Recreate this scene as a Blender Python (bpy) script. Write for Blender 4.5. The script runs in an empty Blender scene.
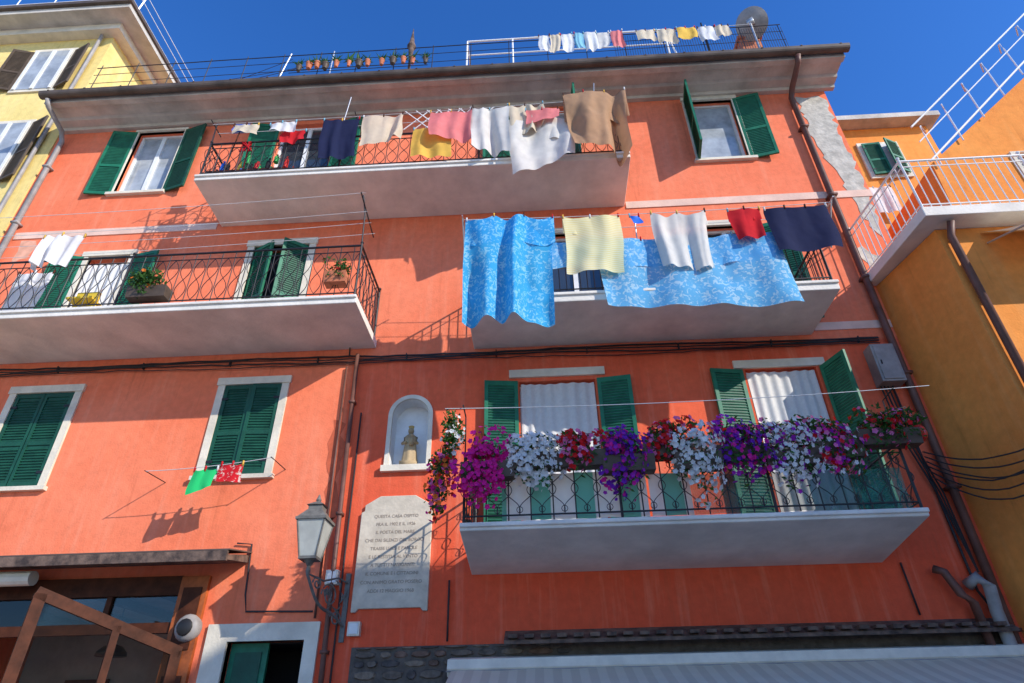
import bpy, bmesh, math, random
from mathutils import Vector, Matrix, noise
random.seed(7)
scene=bpy.context.scene
rnd=random.uniform

# ---------------------------------------------------------------- materials
def mat(name,col,rough=0.8,var=0.0,nscale=2.0,bump=0.0,bscale=30.0,col2=None,spec=0.3,metal=0.0,trans=0.0,detail=4.0,bdist=.02):
    m=bpy.data.materials.new(name);m.use_nodes=True
    nt=m.node_tree;N=nt.nodes;L=nt.links
    b=N['Principled BSDF'];b.inputs['Roughness'].default_value=rough
    b.inputs['Specular IOR Level'].default_value=spec;b.inputs['Metallic'].default_value=metal
    c=(*col,1);b.inputs['Base Color'].default_value=c
    src=None
    tc=N.new('ShaderNodeTexCoord')
    if var>0 or col2:
        n=N.new('ShaderNodeTexNoise');n.inputs['Scale'].default_value=nscale;n.inputs['Detail'].default_value=detail;n.inputs['Roughness'].default_value=0.62
        L.new(tc.outputs['Object'],n.inputs['Vector'])
        r=N.new('ShaderNodeValToRGB')
        if col2: c2=col2
        else: c2=tuple(x*(1-var) for x in col)
        r.color_ramp.elements[0].position=0.32;r.color_ramp.elements[0].color=(*c2,1)
        r.color_ramp.elements[1].position=0.66;r.color_ramp.elements[1].color=(*[min(1,x*(1+var*0.35)) for x in col],1)
        L.new(n.outputs['Fac'],r.inputs['Fac']);L.new(r.outputs['Color'],b.inputs['Base Color']);src=r.outputs['Color']
    if bump>0:
        n2=N.new('ShaderNodeTexNoise');n2.inputs['Scale'].default_value=bscale;n2.inputs['Detail'].default_value=2
        L.new(tc.outputs['Object'],n2.inputs['Vector'])
        bp=N.new('ShaderNodeBump');bp.inputs['Strength'].default_value=bump;bp.inputs['Distance'].default_value=bdist
        L.new(n2.outputs['Fac'],bp.inputs['Height']);L.new(bp.outputs['Normal'],b.inputs['Normal'])
    if trans>0:
        t=N.new('ShaderNodeBsdfTranslucent');t.inputs['Color'].default_value=c
        if src: L.new(src,t.inputs['Color'])
        mx=N.new('ShaderNodeMixShader');mx.inputs[0].default_value=trans
        L.new(b.outputs[0],mx.inputs[1]);L.new(t.outputs[0],mx.inputs[2]);L.new(mx.outputs[0],N['Material Output'].inputs['Surface'])
    return m

def stucco(name,col,dark,light,shade_zone=None):
    m=bpy.data.materials.new(name);m.use_nodes=True
    nt=m.node_tree;N=nt.nodes;L=nt.links;b=N['Principled BSDF']
    b.inputs['Roughness'].default_value=0.92;b.inputs['Specular IOR Level'].default_value=0.12
    tc=N.new('ShaderNodeTexCoord')
    def no(scale,det,vec=None,r=0.6):
        n=N.new('ShaderNodeTexNoise');n.inputs['Scale'].default_value=scale;n.inputs['Detail'].default_value=det;n.inputs['Roughness'].default_value=r
        L.new(vec or tc.outputs['Object'],n.inputs['Vector']);return n
    big=no(0.55,5)
    mp=N.new('ShaderNodeMapping');mp.inputs['Scale'].default_value=(5.0,5.0,0.35);L.new(tc.outputs['Object'],mp.inputs['Vector'])
    streak=no(1.0,4,mp.outputs['Vector'],0.7)
    fine=no(9.0,3)
    def ramp(src,p0,p1,c0,c1):
        r=N.new('ShaderNodeValToRGB');r.color_ramp.elements[0].position=p0;r.color_ramp.elements[1].position=p1
        r.color_ramp.elements[0].color=c0;r.color_ramp.elements[1].color=c1;L.new(src,r.inputs['Fac']);return r
    def mix(f,a,bb,t='MIX'):
        x=N.new('ShaderNodeMix');x.data_type='RGBA';x.blend_type=t
        if hasattr(f,'links'): L.new(f,x.inputs[0])
        else: x.inputs[0].default_value=f
        for s,i in ((a,6),(bb,7)):
            if hasattr(s,'links'): L.new(s,x.inputs[i])
            else: x.inputs[i].default_value=(*s,1)
        return x.outputs[2]
    r1=ramp(big.outputs['Fac'],0.35,0.62,(0,0,0,1),(1,1,1,1))
    c=mix(r1.outputs['Color'],dark,col)
    if shade_zone:   # facade shade put into the colour: darker red right of downpipe, below cable run
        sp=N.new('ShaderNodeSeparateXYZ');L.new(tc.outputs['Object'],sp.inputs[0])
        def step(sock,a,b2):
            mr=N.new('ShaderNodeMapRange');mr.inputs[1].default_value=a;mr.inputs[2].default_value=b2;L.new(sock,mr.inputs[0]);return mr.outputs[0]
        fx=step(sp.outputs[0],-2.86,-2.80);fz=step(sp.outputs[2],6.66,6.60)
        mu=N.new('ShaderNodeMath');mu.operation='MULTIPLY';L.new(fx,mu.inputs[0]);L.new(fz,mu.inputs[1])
        fl=step(sp.outputs[2],4.6,3.2)  # painted shade deepens towards the street
        zc=mix(fl,shade_zone[0],shade_zone[1])
        zc=mix(r1.outputs['Color'],shade_zone[2],zc)
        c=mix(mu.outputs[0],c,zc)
    r2=ramp(streak.outputs['Fac'],0.52,0.75,(0,0,0,1),(.40,.40,.40,1))
    c=mix(r2.outputs['Color'],c,light)
    r2b=ramp(streak.outputs['Fac'],0.28,0.42,(.42,.42,.42,1),(0,0,0,1))
    c=mix(r2b.outputs['Color'],c,tuple(x*0.62 for x in dark))
    r3=ramp(fine.outputs['Fac'],0.3,0.7,(.90,.90,.90,1),(1.05,1.05,1.05,1))
    c=mix(1.0,c,r3.outputs['Color'],'MULTIPLY')
    L.new(c,b.inputs['Base Color'])
    f2=no(38,2);bp=N.new('ShaderNodeBump');bp.inputs['Strength'].default_value=0.35;bp.inputs['Distance'].default_value=0.012
    L.new(f2.outputs['Fac'],bp.inputs['Height'])
    f3=no(2.2,1);bp2=N.new('ShaderNodeBump');bp2.inputs['Strength'].default_value=0.25;bp2.inputs['Distance'].default_value=0.05
    L.new(f3.outputs['Fac'],bp2.inputs['Height']);L.new(bp.outputs['Normal'],bp2.inputs['Normal'])
    L.new(bp2.outputs['Normal'],b.inputs['Normal'])
    return m

def pattern(name,base,pcol,scale,thr,trans=0.3,kind='vor',w=0.07):
    m=bpy.data.materials.new(name);m.use_nodes=True
    nt=m.node_tree;N=nt.nodes;L=nt.links;b=N['Principled BSDF'];b.inputs['Roughness'].default_value=0.9;b.inputs['Specular IOR Level'].default_value=0.1
    tc=N.new('ShaderNodeTexCoord')
    if kind=='vor':
        v=N.new('ShaderNodeTexNoise');v.inputs['Scale'].default_value=scale;v.inputs['Detail'].default_value=2;v.inputs['Distortion'].default_value=1.2
        out=v.outputs['Fac']
    else:
        v=N.new('ShaderNodeTexWave');v.inputs['Scale'].default_value=scale;v.bands_direction='X' if kind=='wx' else 'Z';out=v.outputs['Fac']
    L.new(tc.outputs['Object'],v.inputs['Vector'])
    r=N.new('ShaderNodeValToRGB');r.color_ramp.elements[0].position=max(0,thr-w);r.color_ramp.elements[1].position=thr+w
    r.color_ramp.elements[0].color=(*base,1);r.color_ramp.elements[1].color=(*pcol,1)
    L.new(out,r.inputs['Fac']);L.new(r.outputs['Color'],b.inputs['Base Color'])
    n2=N.new('ShaderNodeTexNoise');n2.inputs['Scale'].default_value=3.5;n2.inputs['Detail'].default_value=1;L.new(tc.outputs['Object'],n2.inputs['Vector'])
    bp=N.new('ShaderNodeBump');bp.inputs['Strength'].default_value=.4;bp.inputs['Distance'].default_value=.05;L.new(n2.outputs['Fac'],bp.inputs['Height']);L.new(bp.outputs['Normal'],b.inputs['Normal'])
    t=N.new('ShaderNodeBsdfTranslucent');L.new(r.outputs['Color'],t.inputs['Color'])
    mx=N.new('ShaderNodeMixShader');mx.inputs[0].default_value=trans
    L.new(b.outputs[0],mx.inputs[1]);L.new(t.outputs[0],mx.inputs[2]);L.new(mx.outputs[0],N['Material Output'].inputs['Surface'])
    return m

M={}
M['wall']=stucco('coral_stucco',(0.93,0.245,0.125),(0.84,0.185,0.085),(0.94,0.36,0.22),shade_zone=((0.86,0.155,0.070),(0.80,0.100,0.042),(0.76,0.112,0.050)))
M['yellow']=stucco('yellow_stucco',(0.88,0.68,0.26),(0.78,0.58,0.20),(0.9,0.76,0.40))
M['mustard']=stucco('mustard_stucco',(0.88,0.33,0.075),(0.80,0.26,0.055),(0.9,0.42,0.14))
M['opp']=stucco('ochre_stucco',(0.72,0.50,0.32),(0.6,0.4,0.25),(0.76,0.6,0.4))
M['soffit']=mat('slab_plaster',(0.82,0.76,0.67),0.9,0.2,1.6,0.25,25)
M['cornice']=mat('cornice_plaster',(0.60,0.55,0.48),0.9,0.28,2.0,0.3,20)
M['trim']=mat('cream_trim',(0.76,0.68,0.54),0.85,0.2,3,0.2,30)
M['band']=mat('pink_band',(0.82,0.55,0.43),0.9,0.2,2,0.2,30)
M['green']=mat('green_shutter_paint',(0.018,0.17,0.09),0.5,0.3,6,0.08,40,spec=0.3)
M['dgreen']=mat('dark_green_paint',(0.012,0.085,0.05),0.5,0.3,6,0.08,40,spec=0.3)
M['white']=mat('white_paint',(0.8,0.79,0.76),0.5,0.12,5)
M['glass']=mat('window_glass',(0.03,0.04,0.05),0.04,spec=1.0)
M['cpane']=mat('curtained_pane',(0.42,0.45,0.47),0.06,.35,3,spec=1.0)
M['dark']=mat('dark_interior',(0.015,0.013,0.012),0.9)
M['iron']=mat('wrought_iron',(0.018,0.017,0.018),0.5,spec=0.4)
M['wire']=mat('black_cable',(0.035,0.03,0.03),0.6)
M['pipe']=mat('brown_pipe',(0.17,0.075,0.055),0.5,0.35,4)
M['gpipe']=mat('grey_pipe',(0.34,0.31,0.29),0.5,0.3,4)
M['zinc']=mat('gutter_metal',(0.12,0.09,0.07),0.5,0.4,3)
M['rope']=mat('clothesline_cord',(0.62,0.62,0.6),0.7)
M['curtain']=mat('sheer_curtain',(0.88,0.86,0.82),0.9,0.08,20,trans=.3)
M['terra']=mat('terracotta',(0.55,0.18,0.09),0.85,0.25,8)
M['planter']=mat('planter_plastic',(0.10,0.07,0.05),0.6,0.3,8)
M['leaf']=mat('leaf_green',(0.05,0.14,0.022),0.6,0.5,14,trans=0.3)
M['bare']=mat('bare_cement_render',(0.56,0.51,0.43),0.95,0.35,5,0.6,14)
M['wood']=mat('varnished_wood',(0.085,0.026,0.012),0.6,0.5,5,0.1,30,spec=0.15)
M['plaque']=mat('marble_plaque',(0.64,0.55,0.42),0.75,0.22,5,0.15,30)
M['letter']=mat('engraved_letters',(0.33,0.26,0.20),0.9)
M['ground']=mat('paving',(0.46,0.40,0.33),0.9,0.3,2,0.4,10)
M['steel']=mat('galvanised_steel',(0.55,0.55,0.54),0.35,metal=0.6)
M['bwhite']=mat('painted_white_metal',(0.8,0.79,0.76),0.4)
M['awn']=pattern('cream_awning_fabric',(0.84,0.72,0.54),(0.74,0.62,0.46),1.6,0.5,0.2,'wx')
M['cream']=mat('cream_enamel',(0.78,0.70,0.56),0.5,0.15,5)
M['rust']=mat('rusty_metal',(0.17,0.11,0.08),0.8,0.6,7,0.4,20,col2=(0.05,0.035,0.03))
def cglass():
    m=bpy.data.materials.new('clear_glass');m.use_nodes=True;N=m.node_tree.nodes;L=m.node_tree.links
    t=N.new('ShaderNodeBsdfTransparent');t.inputs[0].default_value=(.55,.60,.58,1);g_=N.new('ShaderNodeBsdfGlossy');g_.inputs['Roughness'].default_value=.03
    fr=N.new('ShaderNodeFresnel');fr.inputs[0].default_value=1.6;mx=N.new('ShaderNodeMixShader');L.new(fr.outputs[0],mx.inputs[0]);L.new(t.outputs[0],mx.inputs[1]);L.new(g_.outputs[0],mx.inputs[2])
    L.new(mx.outputs[0],N['Material Output'].inputs['Surface']);return m
M['cglass']=cglass()
def mesh_net():
    m=mat('teal_garden_net',(0.06,0.26,0.20),0.8,.4,6);N=m.node_tree.nodes;L=m.node_tree.links
    t=N.new('ShaderNodeBsdfTransparent');mx=N.new('ShaderNodeMixShader');mx.inputs[0].default_value=.38
    L.new(N['Principled BSDF'].outputs[0],mx.inputs[1]);L.new(t.outputs[0],mx.inputs[2]);L.new(mx.outputs[0],N['Material Output'].inputs['Surface']);return m
M['net']=mesh_net()
M['mortar']=mat('lime_mortar',(0.13,0.105,0.085),0.95,.4,9,.6,20)
for i,cc in enumerate(((.17,.13,.10),(.24,.18,.13),(.11,.09,.08),(.20,.12,.085))): M['rock%d'%i]=mat('rubble_stone_%d'%i,cc,.95,.5,9,.8,14)
def tin(name,col,r=0.85,tr=0.0,var=0.0,bump=0):
    M[name]=mat(name,col,r,var,5,bump,3.5,trans=tr,bdist=.05);return name
def cl(name,col): return tin(name,col,0.95,0.3,0.10,.4)
cl('c_white',(0.85,0.84,0.82));cl('c_grey',(0.78,0.75,0.69));cl('c_beige',(0.76,0.65,0.48));cl('c_navy',(0.018,0.024,0.075))
cl('c_red',(0.66,0.02,0.03));cl('c_pink',(0.88,0.26,0.25));cl('c_yellow',(0.88,0.55,0.10));cl('c_brown',(0.50,0.30,0.17));cl('c_black',(0.03,0.03,0.035));cl('c_aqua',(0.25,0.55,0.68))
M['sheet']=pattern('blue_patterned_sheet',(0.06,0.46,0.84),(0.30,0.70,0.92),16,0.56,0.4,'vor',.05)
M['sheet2']=pattern('blue_floral_sheet',(0.16,0.52,0.86),(0.48,0.75,0.93),14,0.56,0.4,'vor',.05)
M['ytowel']=pattern('yellow_checked_towel',(0.86,0.76,0.36),(0.90,0.87,0.62),9,0.5,0.35,'wz')
M['screen']=pattern('green_white_screen',(0.16,0.50,0.38),(0.80,0.84,0.78),.62,0.40,0.35,'wx',.03)
for n,c in (('f_mag',(0.85,0.02,0.36)),('f_white',(0.9,0.9,0.88)),('f_red',(0.80,0.015,0.02)),('f_purple',(0.22,0.02,0.50)),('f_pink',(0.9,0.22,0.48)),('f_violet',(0.45,0.03,0.52)),('f_orange',(0.85,0.22,0.03))):
    tin(n,c,0.7,0.4,0.15)

# ---------------------------------------------------------------- geometry builder
class G:
    def __init__(s): s.v=[];s.f=[];s.m=[];s.mats=[]
    def mi(s,k):
        if k not in s.mats: s.mats.append(k)
        return s.mats.index(k)
    def add(s,vs,fs,k):
        o=len(s.v)
        s.v+= [tuple(p) for p in vs];i=s.mi(k)
        for f in fs: s.f.append([a+o for a in f]);s.m.append(i)
    def box(s,x0,x1,y0,y1,z0,z1,k):
        s.add([(x0,y0,z0),(x1,y0,z0),(x1,y1,z0),(x0,y1,z0),(x0,y0,z1),(x1,y0,z1),(x1,y1,z1),(x0,y1,z1)],
              [(0,3,2,1),(4,5,6,7),(0,1,5,4),(1,2,6,5),(2,3,7,6),(3,0,4,7)],k)
    def hexa(s,p,k):
        s.add(p,[(0,3,2,1),(4,5,6,7),(0,1,5,4),(1,2,6,5),(2,3,7,6),(3,0,4,7)],k)
    def quad(s,a,b,c,d,k): s.add([a,b,c,d],[(0,1,2,3)],k)
    def tube(s,pts,r,k,n=6,closed=False):
        pts=[Vector(p) for p in pts];vs=[];fs=[];N=len(pts);rr=r if isinstance(r,(list,tuple)) else [r]*N
        for i,p in enumerate(pts):
            a=pts[max(0,i-1)];b=pts[min(N-1,i+1)]
            if closed:a=pts[i-1];b=pts[(i+1)%N]
            d=(b-a)
            if d.length<1e-7:d=Vector((0,0,1))
            d.normalize();up=Vector((0,0,1)) if abs(d.z)<0.9 else Vector((0,1,0))
            u=d.cross(up).normalized();w=u.cross(d)
            for j in range(n):
                t=2*math.pi*j/n+math.pi/n;vs.append(p+(u*math.cos(t)+w*math.sin(t))*rr[i])
        for i in range(N if closed else N-1):
            i2=(i+1)%N
            for j in range(n): fs.append((i*n+j,i*n+(j+1)%n,i2*n+(j+1)%n,i2*n+j))
        if not closed: fs.append(tuple(range(n))[::-1]);fs.append(tuple((N-1)*n+j for j in range(n)))
        s.add(vs,fs,k)
    def lathe(s,c,prof,k,n=14,sx=1,sy=1):
        vs=[];fs=[]
        for r,z in prof:
            for j in range(n):
                t=2*math.pi*j/n;vs.append((c[0]+r*sx*math.cos(t),c[1]+r*sy*math.sin(t),c[2]+z))
        for i in range(len(prof)-1):
            for j in range(n): fs.append((i*n+j,i*n+(j+1)%n,(i+1)*n+(j+1)%n,(i+1)*n+j))
        fs.append(tuple(range(n))[::-1]);fs.append(tuple((len(prof)-1)*n+j for j in range(n)))
        s.add(vs,fs,k)
    def prismx(s,prof,x0,x1,k):
        n=len(prof);vs=[(x0,a,b) for a,b in prof]+[(x1,a,b) for a,b in prof]
        s.add(vs,[(i,(i+1)%n,n+(i+1)%n,n+i) for i in range(n)]+[tuple(range(n))[::-1],tuple(range(n,2*n))],k)
    def obj(s,name,parent=None,smooth=False,bevel=0):
        me=bpy.data.meshes.new(name);me.from_pydata(s.v,[],s.f)
        for k in s.mats: me.materials.append(M[k])
        me.polygons.foreach_set('material_index',s.m)
        if smooth: me.polygons.foreach_set('use_smooth',[True]*len(s.f))
        bm=bmesh.new();bm.from_mesh(me);bmesh.ops.recalc_face_normals(bm,faces=bm.faces);bm.to_mesh(me);bm.free()
        me.update();o=bpy.data.objects.new(name,me);scene.collection.objects.link(o)
        if parent:o.parent=parent
        if bevel:
            b=o.modifiers.new('bev','BEVEL');b.width=bevel;b.segments=2;b.limit_method='ANGLE'
        return o
def empty(name):
    o=bpy.data.objects.new(name,None);scene.collection.objects.link(o);return o

def wob(a,b,n,amp,sag=0.0):
    a=Vector(a);b=Vector(b);out=[]
    for i in range(n+1):
        t=i/n;p=a.lerp(b,t);p.z-=sag*4*t*(1-t)
        if 0<i<n: p.z+=rnd(-amp,amp)
        out.append(p)
    return out

# ---------------------------------------------------------------- main building body
apt=empty('apartment_building')
pockets=[(-8.08,-7.10,10.66,12.46),(3.30,4.20,10.72,12.46),
 (-5.05,-3.90,9.80,12.45),(-0.26,0.90,9.80,12.50),
 (-7.95,-7.18,6.95,9.05),(-4.92,-3.92,6.95,9.10),(0.25,1.25,6.95,9.05),(2.9,3.9,6.95,9.05),
 (-8.10,-7.16,4.74,6.27),(-4.78,-3.89,4.80,6.27),
 (-0.25,0.89,3.55,6.13),(3.12,4.17,3.55,6.18)]
deep=[(-8.4,-4.5,0.0,3.42,2.6),(-3.91,-2.95,0.0,2.66,0.9)]
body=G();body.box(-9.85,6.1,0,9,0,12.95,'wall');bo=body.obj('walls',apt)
ct=G()
for x0,x1,z0,z1 in pockets: ct.box(x0,x1,-.2,.24,z0,z1,'wall')
for x0,x1,z0,z1,d in deep: ct.box(x0,x1,-.2,d,z0-.5 if z0==0 else z0,z1,'wall')
n=20;cx=-1.86;R_=0.27;zb=4.86;zs=5.64
pr=[(cx-R_,zb),(cx+R_,zb)]+[(cx+R_*math.cos(math.pi*i/n),zs+R_*math.sin(math.pi*i/n)) for i in range(n+1)]
nn=len(pr);ct.add([(a,-.2,b) for a,b in pr]+[(a,.26,b) for a,b in pr],[(i,(i+1)%nn,nn+(i+1)%nn,nn+i) for i in range(nn)]+[tuple(range(nn))[::-1],tuple(range(nn,2*nn))],'wall')
co=ct.obj('cutter')
md=bo.modifiers.new('b','BOOLEAN');md.object=co;md.operation='DIFFERENCE';md.solver='EXACT'
dg=bpy.context.evaluated_depsgraph_get();me2=bpy.data.meshes.new_from_object(bo.evaluated_get(dg))
bo.modifiers.clear();bo.data=me2;bpy.data.objects.remove(co)

# cornice
g=G()
g.prismx([(0.0,12.56),(-.09,12.56),(-.11,12.62),(-.28,12.63),(-.31,12.69),(-.56,12.70),(-.58,12.65),(-.70,12.65),(-.70,12.80),(0.0,12.95)],-9.75,6.28,'cornice')
g.obj('cornice',apt)
g=G()
n=8;pr=[(-.80+.085*math.cos(math.pi+math.pi*i/n),12.77+.085*math.sin(math.pi+math.pi*i/n)) for i in range(n+1)]
g.prismx(pr+[(-.71,12.80),(-.89,12.80)],-9.78,6.33,'zinc')
for i in range(22):
    x=-9.6+i*.75;g.box(x,x+.03,-.90,-.70,12.79,12.81,'zinc')
g.obj('roof_gutter',apt)
g=G();g.box(-9.6,6.1,-.02,.16,12.951,13.35,'cornice');g.box(-9.4,6.0,.4,9,12.952,13.0,'terra');g.obj('terrace_parapet',apt)

g=G()
def band(x0,x1,z,h,k='band'):
    g.box(x0,x1,-.018,.05,z-h/2,z+h/2,k)
band(-9.6,-5.75,9.66,.16);band(1.76,6.1,9.66,.16)
band(4.33,5.5,6.88,.14)
g.obj('string_course',apt)
def patch(name,pts,y=-.007,k='bare',seed=1,par=apt):
    random.seed(seed);out=[]
    for i in range(len(pts)):
        a=Vector(pts[i]);b=Vector(pts[(i+1)%len(pts)]);m=max(2,int((b-a).length/.12))
        for j in range(m):
            p=a.lerp(b,j/m);out.append((p.x+rnd(-.05,.05),p.y+rnd(-.05,.05)))
    gg=G();n=len(out);gg.add([(p[0],y,p[1]) for p in out]+[(p[0],0.02,p[1]) for p in out],[tuple(range(n))]+[(i,(i+1)%n,n+(i+1)%n,n+i) for i in range(n)],k);return gg.obj(name,par)
patch('bare_render',[(5.52,12.4),(6.04,12.4),(6.04,9.2),(5.95,8.65),(5.78,9.1),(5.68,10.0),(5.58,10.6),(5.50,11.2)])
patch('bare_render_low',[(5.40,8.3),(5.55,8.5),(5.75,8.2),(5.6,7.9)],seed=3)
tin('repair',(0.84,0.42,0.28),.95,0,.3);tin('dark_red_patch',(0.62,0.13,0.06),.95,0,.3)
patch('wall_patch',[(-9.4,9.5),(-9.1,9.55),(-9.15,9.1),(-9.35,9.0)],y=-.004,k='repair',seed=8)
patch('wall_patch',[(-3.02,5.6),(-2.84,5.5),(-2.80,4.2),(-2.93,4.0)],y=-.004,k='dark_red_patch',seed=5)  # darker red patch left of the downpipe

# ---------------------------------------------------------------- shutters / windows
def shutter(name,w,z0,z1,hx,ang,flip=1,k='green',y=-.03,par=apt):
    g=G();t=.038
    g.box(0,.055,-t,0,z0,z1,k);g.box(w-.055,w,-t,0,z0,z1,k)
    h=z1-z0;rails=[z0,z1-.07]
    if h>1.0:rails.insert(1,z0+h*.42)
    for r in rails: g.box(.055,w-.055,-t+.002,-.002,r,r+.07,k)
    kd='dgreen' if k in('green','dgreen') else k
    for a,b in zip(rails[:-1],rails[1:]):
        z=a+.085
        while z<b-.02:
            g.hexa([(.055,-t+.003,z-.012),(w-.055,-t+.003,z-.012),(w-.055,-.004,z+.018),(.055,-.004,z+.018),
                    (.055,-t+.003,z-.004),(w-.055,-t+.003,z-.004),(w-.055,-.004,z+.026),(.055,-.004,z+.026)],k);z+=.044
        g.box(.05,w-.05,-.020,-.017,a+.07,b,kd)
    for zz in (z0+.18,z1-.25): g.box(-.02,.09,-t-.006,-t,zz,zz+.04,'iron')
    o=g.obj(name,par)
    if flip<0:
        for v in o.data.vertices: v.co.x=-v.co.x
        o.data.flip_normals()
    o.location=(hx,y,0);o.rotation_euler=(0,0,-math.radians(ang)*flip)
    return o
def surround(g,x0,x1,z0,z1,w=.11,k='trim',sill=True):
    g.box(x0-w,x0,-.03,.06,z0,z1,k);g.box(x1,x1+w,-.03,.06,z0,z1,k);g.box(x0-w-.02,x1+w+.02,-.045,.06,z1,z1+w*1.1,k)
    if sill: g.box(x0-w-.04,x1+w+.04,-.075,.1,z0-.06,z0,k)
def casement(g,x0,x1,z0,z1,y=.14,k='white',leaves=2,transom=None,gl='glass'):
    t=.05
    g.box(x0,x0+t,y-.03,y+.03,z0,z1,k);g.box(x1-t,x1,y-.03,y+.03,z0,z1,k);g.box(x0+t,x1-t,y-.03,y+.03,z1-t,z1,k);g.box(x0+t,x1-t,y-.03,y+.03,z0,z0+t,k)
    if leaves==2:
        c=(x0+x1)/2;g.box(c-.04,c+.04,y-.035,y+.03,z0+t,z1-t,k)
    if transom: g.box(x0+t,x1-t,y-.028,y+.028,transom,transom+.05,k)
    g.box(x0+t,x1-t,y+.005,y+.015,z0+t,z1-t,gl)
def drape(g,x0,x1,z0,z1,y,k='curtain',amp=.025,fr=26,seed=0):
    nx=max(8,int((x1-x0)/.02));nz=10;vs=[];fs=[]
    for j in range(nz+1):
        for i in range(nx+1):
            u=i/nx;w=j/nz;x=x0+(x1-x0)*u
            yy=y+amp*math.sin(x*fr*2+seed+1.5*math.sin(x*5+seed))*(0.6+.4*w)+.01*math.sin(w*4+x*9)
            vs.append((x,yy,z1+(z0-z1)*w))
    for j in range(nz):
        for i in range(nx): a=j*(nx+1)+i;fs.append((a,a+1,a+nx+2,a+nx+1))
    g.add(vs,fs,k)

g=G()
surround(g,-8.08,-7.10,10.66,12.46,.05)
surround(g,3.30,4.20,10.72,12.46,.09);surround(g,-8.10,-7.16,4.74,6.27,.11);surround(g,-4.78,-3.89,4.80,6.27,.11)
surround(g,-4.92,-3.92,6.95,9.10,.12,sill=False);surround(g,-7.95,-7.18,6.95,9.05,.1,sill=False)
surround(g,.25,1.25,6.95,9.05,.1,sill=False);surround(g,2.9,3.9,6.95,9.05,.1,sill=False)
for a,b in ((-.4,1.04),(2.96,4.3)): g.box(a,b,-.04,.05,6.19,6.32,'trim')
g.box(-4.18,-3.91,-.04,.1,0,2.86,'trim');g.box(-2.95,-2.78,-.04,.1,0,2.86,'trim');g.box(-3.91,-2.95,-.041,.1,2.66,2.86,'trim')
g.obj('window_surrounds',apt)
g=G()
casement(g,-8.08,-7.10,10.66,12.46,gl='cpane');casement(g,3.30,4.20,10.72,12.46,gl='cpane',leaves=1)
casement(g,-5.05,-3.90,9.80,12.45);casement(g,-.26,.90,9.80,12.50,transom=11.9,gl='cpane')
casement(g,-7.95,-7.18,6.95,9.05,y=.2);casement(g,-4.92,-3.92,6.95,9.10,y=.2,k='dgreen')
casement(g,.25,1.25,6.95,9.05);casement(g,2.9,3.9,6.95,9.05)
casement(g,-.25,.89,3.6,6.13,y=.2);casement(g,3.12,4.17,3.6,6.18,y=.2)
casement(g,-8.10,-7.16,4.74,6.27,y=.2);casement(g,-4.78,-3.89,4.80,6.27,y=.2)
g.obj('window_frames',apt)
g=G()
drape(g,-.23,.87,3.62,6.10,.05,seed=1,amp=.022,fr=21);drape(g,3.14,4.15,3.62,6.15,.05,seed=4,amp=.022,fr=23);drape(g,-8.5+.56,-7.2,7.0,8.9,.05,seed=2,amp=.03)
g.obj('lace_curtains',apt,smooth=True)
sh=shutter
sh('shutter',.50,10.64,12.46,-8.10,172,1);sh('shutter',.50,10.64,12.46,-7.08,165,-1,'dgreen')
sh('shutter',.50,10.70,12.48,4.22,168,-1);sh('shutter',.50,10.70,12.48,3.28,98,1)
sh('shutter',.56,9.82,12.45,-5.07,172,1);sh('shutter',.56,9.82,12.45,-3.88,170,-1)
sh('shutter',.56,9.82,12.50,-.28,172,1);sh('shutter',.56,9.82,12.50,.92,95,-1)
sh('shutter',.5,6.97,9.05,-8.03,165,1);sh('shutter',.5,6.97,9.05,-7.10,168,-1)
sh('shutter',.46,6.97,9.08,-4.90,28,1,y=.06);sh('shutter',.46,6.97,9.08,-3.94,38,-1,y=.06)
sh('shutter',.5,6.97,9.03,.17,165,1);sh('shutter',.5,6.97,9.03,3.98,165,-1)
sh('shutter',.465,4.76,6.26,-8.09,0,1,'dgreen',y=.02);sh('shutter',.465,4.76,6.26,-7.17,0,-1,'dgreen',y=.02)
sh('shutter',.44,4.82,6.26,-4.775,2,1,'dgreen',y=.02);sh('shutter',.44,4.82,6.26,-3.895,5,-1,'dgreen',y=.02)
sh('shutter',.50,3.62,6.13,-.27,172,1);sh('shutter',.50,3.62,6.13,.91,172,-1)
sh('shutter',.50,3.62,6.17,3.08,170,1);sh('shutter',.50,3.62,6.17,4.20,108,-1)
g=G();g.box(-3.90,-3.43,.1,.15,0,2.65,'green')
for a,b in ((.2,1.0),(1.12,1.85),(1.95,2.55)): g.box(-3.83,-3.5,.085,.1,a,b,'dgreen')
g.obj('entrance_door',apt)
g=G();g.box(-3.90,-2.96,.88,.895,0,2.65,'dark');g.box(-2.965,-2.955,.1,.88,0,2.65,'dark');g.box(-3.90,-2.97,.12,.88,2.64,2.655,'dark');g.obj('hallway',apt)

# ---------------------------------------------------------------- balconies
def slab(name,x0,x1,d,zw,zo,zt,k='soffit'):
    g=G();g.prismx([(0.0,zw),(-d,zo),(-d-.0,zt-.05),(-d-.03,zt-.05),(-d-.03,zt),(0.0,zt)],x0,x1,k)
    return g.obj(name,apt,bevel=.012)
slab('balcony_slab',-.92,4.2,1.3,3.36,3.555,3.64)
slab('balcony_slab',-.94,4.26,1.15,6.74,6.75,6.90)
slab('balcony_slab',-5.66,1.73,1.10,9.64,9.68,9.80)
slab('balcony_slab',-9.7,-2.5,1.22,6.84,6.85,6.98)

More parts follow.
